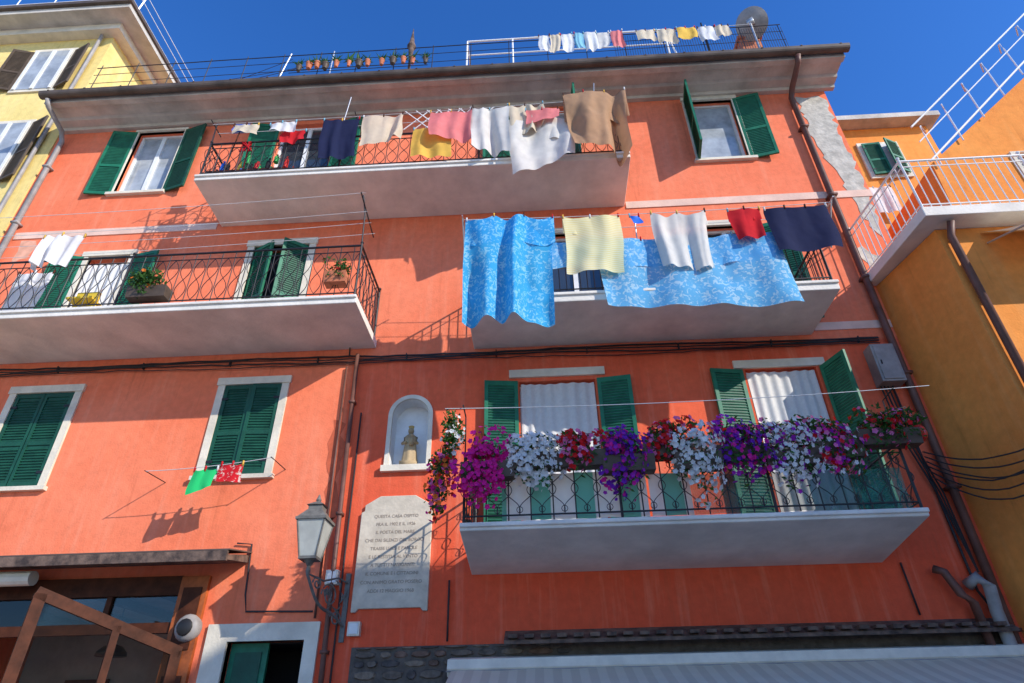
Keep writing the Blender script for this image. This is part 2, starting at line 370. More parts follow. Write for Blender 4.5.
def railing(name,path,z0,z1,style,step=.11,par=apt,k='iron',r=.007):
    g=G()
    for (ax,ay),(bx,by) in zip(path[:-1],path[1:]):
        a=Vector((ax,ay,0));b=Vector((bx,by,0));L=(b-a).length;d=(b-a)/L
        for z,t in ((z1,.018),(z0+.06,.011),(z1-.12,.009)):
            g.tube([a+Vector((0,0,z)),b+Vector((0,0,z))],t,k,6)
        m=max(1,round(L/step))
        for i in range(m+1):
            p=a+d*(L*i/m)
            if style=='plain' or i%2==0 and style!='lyre':
                g.tube([p+Vector((0,0,z0)),p+Vector((0,0,z1))],r,k,5)
        H=z1-z0
        if style=='scroll':
            for i in range(0,m,2):
                p=a+d*(L*(i+1)/m);w=L/m
                for s in (-1,1):
                    pts=[]
                    for j in range(17):
                        t=j/16;pts.append(p+d*(s*w*.8*math.sin(t*math.pi*2))+Vector((0,0,z0+.07+(H-.2)*t)))
                    g.tube(pts,r*.8,k,4)
        if style=='lyre':
            w=.24;m2=max(1,round(L/w));w=L/m2
            for i in range(m2+1):
                p=a+d*(w*i);g.tube([p+Vector((0,0,z0)),p+Vector((0,0,z1))],r*1.2,k,5)
                if i==m2:break
                c=p+d*w/2
                for s in (-1,1):
                    pts=[]
                    for j in range(25):
                        t=j/24;o=math.sin(t*math.pi)*.46-(.20*math.sin(3*t*math.pi))
                        pts.append(c+d*(s*w*o)+Vector((0,0,z0+.07+(H-.2)*t)))
                    g.tube(pts,r*.85,k,4)
                for zc,rr in ((z0+.12,.035),(z1-.17,.035)):
                    g.tube([c+d*(rr*math.cos(q))+Vector((0,0,zc+rr*math.sin(q))) for q in [2*math.pi*j/10 for j in range(10)]],r*.7,k,4,True)
    for (x,y) in path: g.tube([(x,y,z0-.06),(x,y,z1+.03)],.017,k,6);g.lathe((x,y,z1+.03),[(.012,0),(.026,.015),(.026,.035),(.008,.055)],k,8)
    return g.obj(name,par)
railing('balcony_railing',[(-.88,-.02),(-.88,-1.27),(.9,-1.27),(2.6,-1.27),(4.16,-1.27),(4.16,-.02)],3.66,4.42,'lyre')
railing('balcony_railing',[(-.90,-.02),(-.90,-1.12),(1.6,-1.12),(4.2,-1.12),(4.2,-.02)],6.92,7.72,'plain',.10)
railing('balcony_railing',[(-5.6,-.02),(-5.6,-1.07),(-3.2,-1.07),(-.8,-1.07),(1.68,-1.07),(1.68,-.02)],9.82,10.62,'scroll',.10)
railing('balcony_railing',[(-9.6,-1.18),(-6.1,-1.18),(-2.55,-1.18),(-2.55,-.02)],7.0,7.95,'scroll',.10)

g=G();drape(g,-.45,1.22,3.68,4.22,-1.2,'screen',amp=.012,fr=12);g.obj('balcony_screen_cloth',apt,smooth=True)
g=G();drape(g,1.25,1.72,3.68,4.18,-1.19,'screen',amp=.008,fr=9);drape(g,1.72,4.12,3.68,4.14,-1.2,'net',amp=.014,fr=6);g.obj('balcony_screen_net',apt,smooth=True)

# ---------------------------------------------------------------- pipes & cables
def pipe(name,pts,r,k,par=None,clips=True):
    g=G();g.tube(pts,r,k,10)
    if clips:
        for a,b in zip(pts[:-1],pts[1:]):
            a=Vector(a);b=Vector(b);L=(b-a).length
            if L>1.5 and abs((b-a).normalized().z)>.9:
                for i in range(int(L/1.4)):
                    p=a.lerp(b,(i+.5)/int(L/1.4));g.box(p.x-r*1.35,p.x+r*1.35,p.y-r*1.3,0,p.z-.02,p.z+.02,k)
    return g.obj(name,par,smooth=True)
pipe('drainpipe',[(5.35,-.78,12.68),(5.35,-.70,12.55),(5.35,-.25,12.42),(5.35,-.09,12.3),(5.35,-.09,6.8),(5.35,-.09,0)],.055,'pipe')
pipe('drainpipe',[(-9.62,-.78,12.68),(-9.62,-.7,12.55),(-9.62,-.2,12.4),(-9.62,-.09,12.2),(-9.62,-.09,0)],.05,'gpipe')
pipe('drainpipe',[(-2.76,-.07,6.7),(-2.62,-.07,0)],.032,'pipe')
pipe('conduit',[(-2.92,-.03,6.5),(-2.86,-.03,2.9)],.015,'pipe',clips=False)
pipe('conduit',[(-2.60,-.03,5.7),(-2.55,-.03,0.2)],.012,'wire',clips=False)
pipe('conduit',[(5.12,-.04,6.4),(5.18,-.04,3.0),(5.3,-.05,2.7)],.016,'wire',clips=False)
pipe('conduit',[(-1.2,-.03,3.3),(-1.2,-.03,2.6)],.012,'wire',clips=False)
pipe('conduit',[(4.4,-.03,3.35),(4.42,-.03,2.75)],.012,'wire',clips=False)
pipe('insulated_pipe',[(5.05,-.1,3.05),(5.12,-.22,3.12),(5.2,-.25,3.0),(5.2,-.2,2.75),(5.22,-.18,2.2),(5.22,-.18,1.2)],.07,'gpipe',clips=False)
pipe('insulated_pipe',[(4.72,-.1,3.25),(4.8,-.16,3.2),(4.9,-.16,2.95),(5.02,-.14,2.85),(5.05,-.14,1.2)],.05,'pipe',clips=False)
g=G()
for i,(z,r,y) in enumerate(((6.72,.015,-.04),(6.68,.010,-.055),(6.645,.012,-.045),(6.60,.008,-.04))):
    pts=[]
    for j in range(61):
        x=-9.5+(5.2+9.5)*j/60;pts.append((x,y+rnd(-.008,.008),z-.006*(x+9.5)+.02*math.sin(x*1.1+i)+rnd(-.010,.010)))
    g.tube(pts,r,'wire',5)
g.tube([(-2.9,-.04,6.7),(-2.9,-.05,6.75),(-2.95,-.04,7.4)],.012,'wire',5)
for x in (-9,-7.6,-6.2,-4.8,-3.4,-2,-.6,.8,2.2,3.6,4.9): g.box(x,x+.012,-.062,0,6.64-.006*(x+9.5),6.74-.006*(x+9.5),'wire')
g.obj('electric_cables')
g=G()
for i in range(6):
    a=Vector((5.15,-.1,4.75-.07*i));m_=Vector((5.70,-1.35,4.35-.05*i-.06*(i%3)));b=Vector((8.5,-1.42,4.55+.06*i))
    pts=wob(a,m_,10,.006,.16+.03*i)+wob(m_,b,14,.006,.12+.03*(i%2))[1:]
    g.tube(pts,.010,'wire',5)
for i in range(3): g.tube([(4.95+.05*i,-.05,6.0),(5.0+.05*i,-.06,4.9),(5.15+.04*i,-.06,4.2),(5.25,-.08,3.2)],.012,'wire',5)
g.obj('cable_bundle')
g=G()
g.tube([(-4.05,-.03,3.85),(-3.85,-.03,3.83),(-3.8,-.03,3.2),(-3.75,-.03,3.0),(-2.9,-.03,2.98)],.012,'wire',5)
g.tube(wob((-9.4,-.03,7.3-1.9),(-8.6,-.03,5.4),6,.01),.008,'wire',5)
g.obj('telephone_cable')

g=G();g.box(4.92,5.26,-.22,0,5.78,6.40,'gpipe');g.box(4.95,5.23,-.235,-.22,5.81,6.37,'gpipe');g.box(4.98,5.0,-.25,-.235,6.05,6.12,'iron');g.obj('electric_meter_box',bevel=.01)
g=G();g.box(-2.78,-2.62,-.09,0,3.28,3.46,'cream');g.box(-2.76,-2.64,-.1,-.09,3.3,3.44,'white');g.obj('junction_box',bevel=.006)
g=G();g.box(-2.42,-2.27,-.09,0,2.68,2.84,'cream');g.box(-2.4,-2.29,-.1,-.09,2.7,2.82,'white');g.obj('junction_box',bevel=.006)
g=G();g.lathe((0,0,0),[(.14,0),(.16,.03),(.16,.09),(.13,.14),(.05,.16)],'gpipe',16);g.lathe((.0,0,.02),[(.1,.14),(.09,.15)],'iron',12);o=g.obj('alarm_siren',smooth=True);o.rotation_euler=(math.radians(90),0,0);o.location=(-4.42,-.0,2.82)

# ---------------------------------------------------------------- niche, statue, plaque
g=G()
n=20
def archband(r0,r1,y0,y1,zb_,k):
    pin=[(cx-r0,zb_)]+[(cx-r0*math.cos(math.pi*i/n),zs+r0*math.sin(math.pi*i/n)) for i in range(n+1)]+[(cx+r0,zb_)]
    pou=[(cx-r1,zb_)]+[(cx-r1*math.cos(math.pi*i/n),zs+r1*math.sin(math.pi*i/n)) for i in range(n+1)]+[(cx+r1,zb_)]
    m=len(pin)
    for i in range(m-1):
        a,b,c,d=pin[i],pin[i+1],pou[i+1],pou[i]
        g.hexa([(a[0],y0,a[1]),(b[0],y0,b[1]),(c[0],y0,c[1]),(d[0],y0,d[1]),(a[0],y1,a[1]),(b[0],y1,b[1]),(c[0],y1,c[1]),(d[0],y1,d[1])],k)
archband(.268,.33,-.03,.02,zb,'trim')
g.box(cx-.36,cx+.36,-.07,.02,zb-.09,zb-.002,'trim')
pin=[(cx-.266,zb)]+[(cx-.266*math.cos(math.pi*i/n),zs+.266*math.sin(math.pi*i/n)) for i in range(n+1)]+[(cx+.266,zb)]
m=len(pin)
g.add([(a,.0,b) for a,b in pin]+[(a,.255,b) for a,b in pin],[(i,i+1,m+i+1,m+i) for i in range(m-1)]+[tuple(range(m,2*m))],'white')
g.box(cx-.265,cx+.265,-.02,.25,zb+.001,zb+.01,'white')
g.obj('wall_niche',apt)
tin('statue_stone',(0.46,0.33,0.18),0.7,0,.4)
tin('statue_gold',(0.5,0.33,0.1),0.4)
g=G();c=(cx,.10,zb+.01)
g.box(cx-.12,cx+.12,.0,.2,zb+.01,zb+.08,'statue_stone')
vs=[];fs=[];nn=28;prof=[(.115,.07),(.11,.12),(.095,.25),(.085,.34),(.09,.42),(.085,.47),(.045,.505),(.03,.52)]
for r,z in prof:
    for j in range(nn):
        t=2*math.pi*j/nn;rr=r*(1+.10*math.sin(7*t)*(1-z/.52));vs.append((c[0]+rr*math.cos(t),c[1]+.75*rr*math.sin(t),c[2]+z))
for i in range(len(prof)-1):
    for j in range(nn): fs.append((i*nn+j,i*nn+(j+1)%nn,(i+1)*nn+(j+1)%nn,(i+1)*nn+j))
g.add(vs,fs,'statue_stone')
g.lathe((c[0],c[1]-.005,c[2]+.515),[(.018,0),(.036,.015),(.044,.04),(.043,.062),(.03,.085),(.01,.095)],'statue_stone',14)
g.lathe((c[0],c[1],c[2]+.595),[(.036,0),(.034,.012),(.045,.04),(.038,.04),(.02,.015)],'statue_gold',10)
for s in (-1,1):
    g.tube([(c[0]+s*.075,c[1],c[2]+.45),(c[0]+s*.105,c[1]-.03,c[2]+.36),(c[0]+s*.04,c[1]-.09,c[2]+.36)],[.03,.026,.016],'statue_stone',8)
g.tube([(c[0]+.03,c[1]-.07,c[2]+.31),(c[0]+.035,c[1]-.08,c[2]+.38),(c[0]+.035,c[1]-.08,c[2]+.43)],[.035,.032,.02],'statue_stone',8)
g.lathe((c[0]+.035,c[1]-.08,c[2]+.43),[(.012,0),(.025,.015),(.025,.035),(.008,.05)],'statue_stone',10)
g.obj('madonna_statue',smooth=True)

plq=empty('memorial_plaque')
pts=[(-2.42,2.95),(-2.36,2.95),(-2.33,2.99),(-1.55,2.99),(-1.52,2.95),(-1.46,2.95),(-1.46,4.2),(-1.5,4.22),(-1.5,4.3),(-1.6,4.36),(-1.7,4.42),(-2.18,4.42),(-2.28,4.36),(-2.38,4.3),(-2.38,4.22),(-2.42,4.2)]
g=G();n=len(pts);g.add([(a,-.04,b) for a,b in pts]+[(a,0.01,b) for a,b in pts],[tuple(range(n)),tuple(range(n,2*n))[::-1]]+[(i,(i+1)%n,n+(i+1)%n,n+i) for i in range(n)],'plaque')
g.obj('slab',plq,bevel=.008)
lines=["QUESTA CASA OSPITO","FRA IL 1902 E IL 1926","IL POETA DEL MARE","CHE DAI SILENZI DEL BORGO","TRASSE LUCE E PAROLE","E LE RESTITUI AL VENTO","A TUTTI I NAVIGANTI","IL COMUNE E I CITTADINI","CON ANIMO GRATO POSERO","ADDI 12 MAGGIO 1968"]
for i,t in enumerate(lines):
    cu=bpy.data.curves.new('line','FONT');cu.body=t;cu.size=.058;cu.align_x='CENTER';cu.extrude=.001;cu.materials.append(M['letter'])
    o=bpy.data.objects.new('inscription_%d'%(i+1),cu);scene.collection.objects.link(o);o.parent=plq;o.location=(-1.94,-.0425,4.12-i*.105);o.rotation_euler=(math.radians(90),0,0)

# ---------------------------------------------------------------- street lamp on bracket
lamp=empty('street_lamp')
M['lglass']=mat('frosted_lamp_glass',(0.66,0.68,0.62),0.25,0.15,6,trans=.4,spec=.6)
M['liron']=mat('grey_painted_iron',(0.17,0.16,0.14),0.6,.4,12)
lx,ly=-2.78,-.72
g=G()
def frus(z0,z1,r0,r1,k,n=4,rot=math.pi/4):
    vs=[(lx+r*math.cos(rot+2*math.pi*j/n),ly+r*math.sin(rot+2*math.pi*j/n),z) for z,r in ((z0,r0),(z1,r1)) for j in range(n)]
    g.add(vs,[(j,(j+1)%n,n+(j+1)%n,n+j) for j in range(n)]+[tuple(range(n))[::-1],tuple(range(n,2*n))],k)
frus(3.46,3.88,.135,.235,'lglass');g.obj('glass_panes',lamp)
g=G()
for j in range(4):
    t=math.pi/4+j*math.pi/2;g.tube([(lx+.137*math.cos(t),ly+.137*math.sin(t),3.45),(lx+.238*math.cos(t),ly+.238*math.sin(t),3.89)],.011,'liron',5)
frus(3.43,3.462,.15,.15,'liron');frus(3.878,3.91,.265,.265,'liron');frus(3.91,4.02,.25,.13,'liron');frus(4.02,4.08,.12,.12,'liron');frus(4.08,4.14,.15,.03,'liron')
g.lathe((lx,ly,4.13),[(.02,0),(.035,.03),(.02,.06),(.008,.1)],'liron',10)
g.lathe((lx,ly,3.26),[(.015,0),(.03,.05),(.02,.1),(.06,.16),(.07,.175)],'liron',10)
g.obj('lantern_frame',lamp)
g=G()
wx=-2.5
pts=[]
for i in range(21):
    t=i/20;p=Vector((wx,-.03,2.80)).lerp(Vector((lx,ly,3.27)),t);p.z+=-.20*math.sin(t*math.pi)*(1-t)+.08*math.sin(t*math.pi*2);pts.append(p)
g.tube(pts,.018,'liron',8)
dx=(lx-wx);ddr=Vector((dx,ly+.03,0)).normalized()
for (ct_,cz_,R1,sg) in ((.42,3.10,.15,1),(.2,2.86,.09,-1),(.75,3.2,.08,1)):
    pts=[];cc=Vector((wx,-.03,0)).lerp(Vector((lx,ly,0)),ct_);cc.z=cz_
    for i in range(30):
        t=i/29;a=t*math.pi*3.0;r=R1*(1-t*.8);pts.append(cc+ddr*(r*math.cos(a)*sg)+Vector((0,0,r*math.sin(a))))
    g.tube(pts,.010,'liron',6)
pts=[Vector((wx,-.03,3.3)),Vector((wx+dx*.25,-.2,3.33)),Vector((wx+dx*.6,-.44,3.25)),Vector((lx,ly,3.28))];g.tube(pts,.012,'liron',6)
g.box(wx-.03,wx+.03,-.03,0,2.62,3.42,'liron')
for i in range(12):
    t=rnd(.05,.6);cc=Vector((wx,-.03,0)).lerp(Vector((lx,ly,0)),t);cc.z=rnd(2.75,3.2);g.tube([cc,cc+Vector((rnd(-.04,.04),rnd(-.05,.05),.07)),cc+Vector((rnd(-.06,.06),rnd(-.06,.06),.12))],[.006,.018,.003],'liron',5)
g.obj('bracket',lamp)

# ---------------------------------------------------------------- restaurant front
rst=empty('restaurant_front')
g=G();g.prismx([(0,3.60),(-.62,3.50),(-.62,3.56),(0,3.70)],-9.2,-3.86,'rust');g.box(-9.2,-3.84,-.66,-.62,3.48,3.60,'rust')
g.prismx([(-.03,3.715),(-.65,3.605),(-.65,3.62),(-.03,3.73)],-9.3,-3.82,'zinc')
n=12;g.prismx([(-.38+.09*math.cos(2*math.pi*i/n),3.40+.09*math.sin(2*math.pi*i/n)) for i in range(n)],-9.1,-6.4,'cream')
g.obj('canopy_roof',rst)
g=G()
tin('wood_orange',(0.40,0.10,0.025),.5,0,.5)
g.box(-4.66,-4.30,-.06,.08,0,3.44,'wood_orange');g.box(-8.5,-4.66,-.05,.08,3.22,3.45,'wood')
for z in (.3,1.3,2.3,3.3): g.box(-4.60,-4.36,-.075,-.061,z-.72 if z>.5 else .1,z+.0,'wood')
g.box(-8.4,-4.66,-.03,.05,2.78,2.90,'wood')
for x in (-7.6,-6.6,-5.6): g.box(x,x+.07,-.031,.051,2.90,3.22,'wood')
g.box(-8.4,-4.66,.005,.012,2.90,3.22,'cglass')
g.obj('timber_frame',rst)
g=G()
A=Vector((-4.45,-.06,2.55));B=Vector((-5.62,-1.22,3.06));d=(B-A)
def bar(a,b,w,k,h=None):
    a=Vector(a);b=Vector(b);dd=(b-a).normalized();hz=Vector((d.y,-d.x,0)).normalized()*.03
    up=dd.cross(hz).normalized()*w/2
    g.hexa([a-hz-up,a+hz-up,a+hz+up,a-hz+up,b-hz-up,b+hz-up,b+hz+up,b-hz+up],k)
bar(A,B,.12,'wood')
dn=lambda p,z:Vector((p.x,p.y,z))
for t,ww in ((0.03,.12),(.46,.08),(.97,.12)):
    p=A.lerp(B,t);bar(p,dn(p,.1),ww,'wood')
bar(dn(A,1.2),dn(B,1.2),.08,'wood');bar(dn(A,.15),dn(B,.15),.2,'wood')
g.quad(A,B,dn(B,.1),dn(A,.1),'cglass')
g.obj('glazed_door_leaf',rst)
g=G()
M['intw']=mat('interior_plaster',(0.34,0.32,0.30),0.9,.3,2)
g.box(-8.39,-4.51,2.55,2.59,0,3.41,'intw');g.box(-8.39,-4.51,.1,2.54,3.36,3.41,'intw');g.box(-4.56,-4.51,.1,2.54,0,3.35,'intw')
g.box(-7.6,-6.9,2.50,2.545,1.7,2.5,'wood')
for x in (-7.8,-6.9,-6.0,-5.1): g.box(x,x+.12,.1,2.5,3.26,3.355,'wood')
g.obj('interior_walls',rst)
g=G();g.lathe((-6.0,1.0,2.65),[(.2,0),(.19,.05),(.12,.12),(.03,.15),(.012,.17),(.012,.72)],'iron',16);g.obj('pendant_lamp',rst,smooth=True)

# ---------------------------------------------------------------- shop awning and stone base, right
random.seed(21)
g=G();g.box(-2.36,5.28,-.02,.0,0,2.56,'mortar')
zz=1.7
while zz<2.54:
    hgt=min(rnd(.07,.16),2.56-zz);xx=-2.35+rnd(0,.05)
    while xx<.3:
        w=rnd(.10,.34);x1_=min(xx+w,5.25);p=[]
        m=8
        for j in range(m):
            t=2*math.pi*(j+.5)/m;ex=max(-1,min(1,1.25*math.cos(t)))*rnd(.86,1.0);ez=max(-1,min(1,1.25*math.sin(t)))*rnd(.82,1.0)
            p.append(((xx+x1_)/2+ex*(x1_-xx)/2*.93,zz+hgt/2+ez*hgt/2*.9))
        dy=rnd(.035,.065);cxx=(xx+x1_)/2;czz=zz+hgt/2
        vs=[(a,-.015,b) for a,b in p]+[(cxx+(a-cxx)*.8,-dy+rnd(0,.008),czz+(b-czz)*.75) for a,b in p]
        g.add(vs,[(j,(j+1)%m,m+(j+1)%m,m+j) for j in range(m)]+[tuple(range(m,2*m))],random.choice(['rock0','rock1','rock2','rock3']))
        xx=x1_+.01
    zz+=hgt+.008
g.obj('stone_base',apt)
g=G();g.prismx([(0,2.60),(-.30,2.52),(-.30,2.56),(0,2.70)],-.5,5.3,'rust')
for i in range(30):
    x=-.45+i*.19;g.box(x,x+.11,-.34,-.05,2.575+rnd(0,.012),2.62,'rust')
g.obj('tiled_ledge',apt)
aw=empty('shop_awning')
g=G();g.prismx([(-.04,2.22),(-.28,2.20),(-.33,2.28),(-.30,2.38),(-.04,2.42)],-1.15,5.6,'cream');g.box(-1.16,5.61,-.345,-.331,2.245,2.262,'gpipe');g.obj('cassette',aw,bevel=.01)
g=G();nx=60;vs=[];fs=[]
for j in range(5):
    for i in range(nx+1):
        x=-1.1+6.65*i/nx;t=j/4;vs.append((x,-.3-1.5*t,2.27-.48*t-.03*math.sin(t*math.pi)+.006*math.sin(i*.9)))
for j in range(4):
    for i in range(nx): a=j*(nx+1)+i;fs.append((a,a+1,a+nx+2,a+nx+1))
g.add(vs,fs,'awn');g.box(-1.12,5.57,-1.86,-1.8,1.74,1.81,'cream');g.obj('fabric',aw)
g=G()
for x in (-.9,2.2,5.2): g.tube([(x,-.2,2.2),(x+.3,-1.0,1.9),(x,-1.83,1.77)],.02,'steel',6)
g.obj('arms',aw)

# ---------------------------------------------------------------- laundry
def cloth(name,xl,xr,zt,zb,y,k,folds=3,amp=.05,pegs=3,seed=0,narrow=0.0,slant=0.0,back=0.0,scal=.03,hem=.012,cr=.03):
    random.seed(seed+int(abs(xl)*100));ph=rnd(0,6);g=G();nx=56;nz=36;vs=[];fs=[]
    p2=rnd(0,6);p3=rnd(0,6);skew=rnd(-.08,.08)
    def P(u,w,side=1):
        x=xl+(xr-xl)*u;cxm=(xl+xr)/2
        x=cxm+(x-cxm)*(1-narrow*w)+.012*math.sin(w*5+ph)+skew*w*w*.6
        q=noise.noise(Vector((u*folds*.9+seed*7.3,w*.5,ph)))
        f=math.sin(u*folds*2*math.pi+ph+1.6*q*2+.9*math.sin(u*5+p2)+.6*w)
        f2=math.sin(u*folds*4.3*math.pi+p3+1.0*w+q*3)
        # drag lines running from the pegs
        pk=abs(math.sin(u*pegs*math.pi))
        yy=y+amp*(f*(.3+.7*w)*(.6+.8*abs(q)*2)+.30*f2*(.5+.5*w))-.02*w-.02*pk*(1-w)**2
        z=zt+(zb-zt)*w
        z-= scal*pk*(1-w*.8)
        z+= (slant*(u-.5)+hem*math.sin(u*folds*3+p2)+hem*1.5*noise.noise(Vector((u*2.2,seed,0)))*2)*w
        yy+=cr*noise.noise(Vector((x*3.0+w*.8,w*1.8*(zt-zb)/1.2,seed*3.1)))+cr*.12*noise.noise(Vector((x*9,w*6*(zt-zb)/1.2,seed*1.1)))
        x+=.02*noise.noise(Vector((w*2.2,u*1.5,seed*2.3)))
        return (x,yy*1.0,z)
    for j in range(nz+1):
        for i in range(nx+1): vs.append(P(i/nx,j/nz))
    for j in range(nz):
        for i in range(nx): a=j*(nx+1)+i;fs.append((a,a+1,a+nx+2,a+nx+1))
    g.add(vs,fs,k)
    if back>0:
        vs=[];fs=[]
        for j in range(9):
            for i in range(nx+1):
                p=P(i/nx,0);w=j/8;vs.append((p[0],p[1]+.03*min(1,w*4)+.012*math.sin(i*.5+ph)*w,p[2]-back*w))
        for j in range(8):
            for i in range(nx): a=j*(nx+1)+i;fs.append((a,a+1,a+nx+2,a+nx+1))
        g.add(vs,fs,k)
    for q in range(pegs+1):
        u=min(.985,max(.015,q/pegs));p=P(u,0);kk=random.choice(['c_red','c_aqua','c_yellow','c_white','wood'])
        g.box(p[0]-.009,p[0]+.009,p[1]-.012,p[1]+.012,p[2]-.035,p[2]+.04,kk)
    return g.obj(name,None,smooth=True)
tin('p_red',(0.6,.03,.02),.4);tin('p_blue',(0.03,.15,.6),.4);tin('p_green',(0.05,.4,.1),.4);tin('p_yellow',(0.7,.5,.05),.4)
Y2=-1.3
cloth('hanging_bedsheet',-.97,.36,8.24,6.34,Y2-.05,'sheet',1.8,.13,3,1,.06,-.02,.5,.07,.012,.06)
cloth('hanging_towel',.50,1.36,8.20,7.12,Y2,'ytowel',1.3,.04,2,2,.06,.0,.3)
cloth('hanging_bedsheet',.98,3.62,7.78,6.52,-1.22,'sheet2',2.2,.05,4,3,.0,-.10,.5,.03,.012,.06)
cloth('hanging_bedsheet',.30,1.02,7.80,7.30,-1.20,'sheet2',1,.03,1,33,.0,.1,.3,.03)
cloth('hanging_shirt',1.80,2.62,8.20,7.15,Y2,'c_grey',1.8,.07,2,4,.10,.0,.25,.09)
cloth('hanging_bag',2.96,3.44,8.20,7.62,Y2,'c_red',1.0,.05,2,5,.18,.0,.2,.03)
cloth('hanging_trousers',3.50,4.42,8.18,7.34,Y2,'c_navy',1.2,.05,3,6,.0,.05,.2,.03)
cloth('hanging_cloth',1.52,1.66,8.18,8.0,Y2,'p_blue',.6,.01,1,36,hem=.004,cr=.01)
g=G()
for y in (Y2-.0,-1.02): g.tube(wob((-.98,y,8.26),(4.5,y,8.24),20,0,.05),.005,'rope',5)
for x in (-1.0,4.5): g.tube([(x,-.9,7.7),(x,-1.1,8.0),(x,-1.34,8.27)],.012,'steel',6);g.tube([(x,-.95,8.26),(x,-1.4,8.26)],.01,'steel',6)
for x in (1.6,): g.tube([(x,-1.12,7.7),(x,-1.2,8.24)],.01,'steel',6)
g.obj('clothesline')
Y3=-1.2
cloth('hanging_towel',-4.55,-4.05,10.95,10.68,Y3,'c_white',2,.03,2,11)
cloth('hanging_shirt',-4.30,-3.9,10.80,10.50,Y3+.08,'c_red',1.3,.03,2,12,.0,.1)
cloth('hanging_trousers',-3.58,-2.92,10.94,9.92,Y3,'c_navy',1.5,.04,2,13,.05)
cloth('hanging_shirt',-2.86,-2.12,10.98,10.28,Y3,'c_beige',1.4,.06,2,14,.05,.22)
cloth('hanging_towel',-1.95,-1.25,10.62,9.86,Y3+.05,'c_yellow',1.3,.03,2,15,.0,-.10)
cloth('hanging_shirt',-1.68,-.92,11.02,10.22,Y3,'c_pink',1.3,.06,2,16,.05,-.12,.2,.07)
cloth('hanging_shirt',-.95,-.26,11.05,9.85,Y3,'c_grey',1.4,.08,2,17,.06,-.22,.2,.08)
cloth('hanging_shirt',-.28,.36,11.06,10.32,Y3,'c_beige',1.4,.06,2,18,.08,.34,.2,.08)
cloth('hanging_bedsheet',-.34,.86,10.66,9.46,Y3-.0,'c_grey',1.1,.09,3,19,.14,.34,.5,.05,.012,.07)
cloth('hanging_towel',.02,.60,10.84,10.50,Y3-.06,'c_pink',1.0,.03,2,29,.0,.12)
cloth('hanging_blanket',.68,1.78,11.18,9.62,Y3-.06,'c_brown',1.4,.15,3,20,.18,-.16,.7,.04,.015,.09)
cloth('hanging_cloth',-5.2,-4.75,10.95,10.7,Y3,'c_beige',1.2,.03,2,37)
g=G()
for y in (Y3,-1.0): g.tube(wob((-5.6,y,11.0),(1.75,y,11.12),24,0,.05),.005,'rope',5)
for x in (-5.6,-3.0,-.9,1.7): g.tube([(x,-1.07,10.6),(x,-1.1,11.15)],.011,'iron',6);g.tube([(x,-.9,11.03),(x,-1.28,11.03)],.009,'iron',6)
for x in (-3.3,1.2): g.tube([(x,-1.07,10.6),(x+.1,-1.1,11.7)],.009,'steel',5)
g.obj('clothesline')
g=G()
for i in range(7): g.tube([(-2.2+.2*i,-.9,10.95),(-1.75+.2*i,-.9,11.45)],.010,'white',4);g.tube([(-2.2+.2*i,-.91,11.45),(-1.75+.2*i,-.91,10.95)],.010,'white',4)
g.obj('drying_rack')
cloth('hanging_shirt',-7.62,-6.95,8.36,7.75,-1.3,'c_white',2.0,.08,2,22,.1)
cloth('hanging_towel',-8.3,-7.7,8.1,7.0,-.75,'c_white',2,.04,2,24)
g=G()
for y,z in ((-1.3,8.42),(-1.05,8.42),(-1.5,8.62),(-.8,8.42)): g.tube(wob((-9.8,y,z),(-2.5,y,z+.12),20,0,.06),.004,'rope',5)
g.tube([(-2.55,-1.18,7.9),(-2.55,-1.25,8.55),(-2.6,-1.3,8.9)],.012,'iron',6);g.tube([(-2.55,-.7,8.55),(-2.55,-1.55,8.7)],.01,'iron',6)
g.obj('clothesline')
g=G();g.tube(wob((-5.3,-.5,4.72),(-3.6,-.5,4.85),10,0,.03),.005,'rope',5)
for x,z in ((-5.3,4.72),(-3.6,4.85)): g.tube([(x,0,z+.02),(x,-.52,z)],.007,'iron',5)
g.obj('clothesline')
tin('c_lime',(0.03,0.75,0.22),.9,.35)
M['rpat']=pattern('red_floral',(0.62,0.02,0.03),(0.75,0.7,0.6),16,.6,.3)
cloth('hanging_cloth',-4.64,-4.32,4.72,4.42,-.5,'c_lime',.6,.03,2,40,.0,.12,hem=.005)
cloth('hanging_cloth',-4.28,-3.98,4.78,4.52,-.5,'rpat',.6,.03,2,41,-.05,hem=.005)
g=G();g.tube(wob((-1.1,-1.55,4.95),(4.6,-1.55,5.0),20,0,.06),.005,'rope',5)
for x in (-.88,4.16): g.tube([(x,-1.27,4.4),(x,-1.3,4.95),(x,-1.58,4.97)],.009,'iron',5)
g.obj('clothesline')

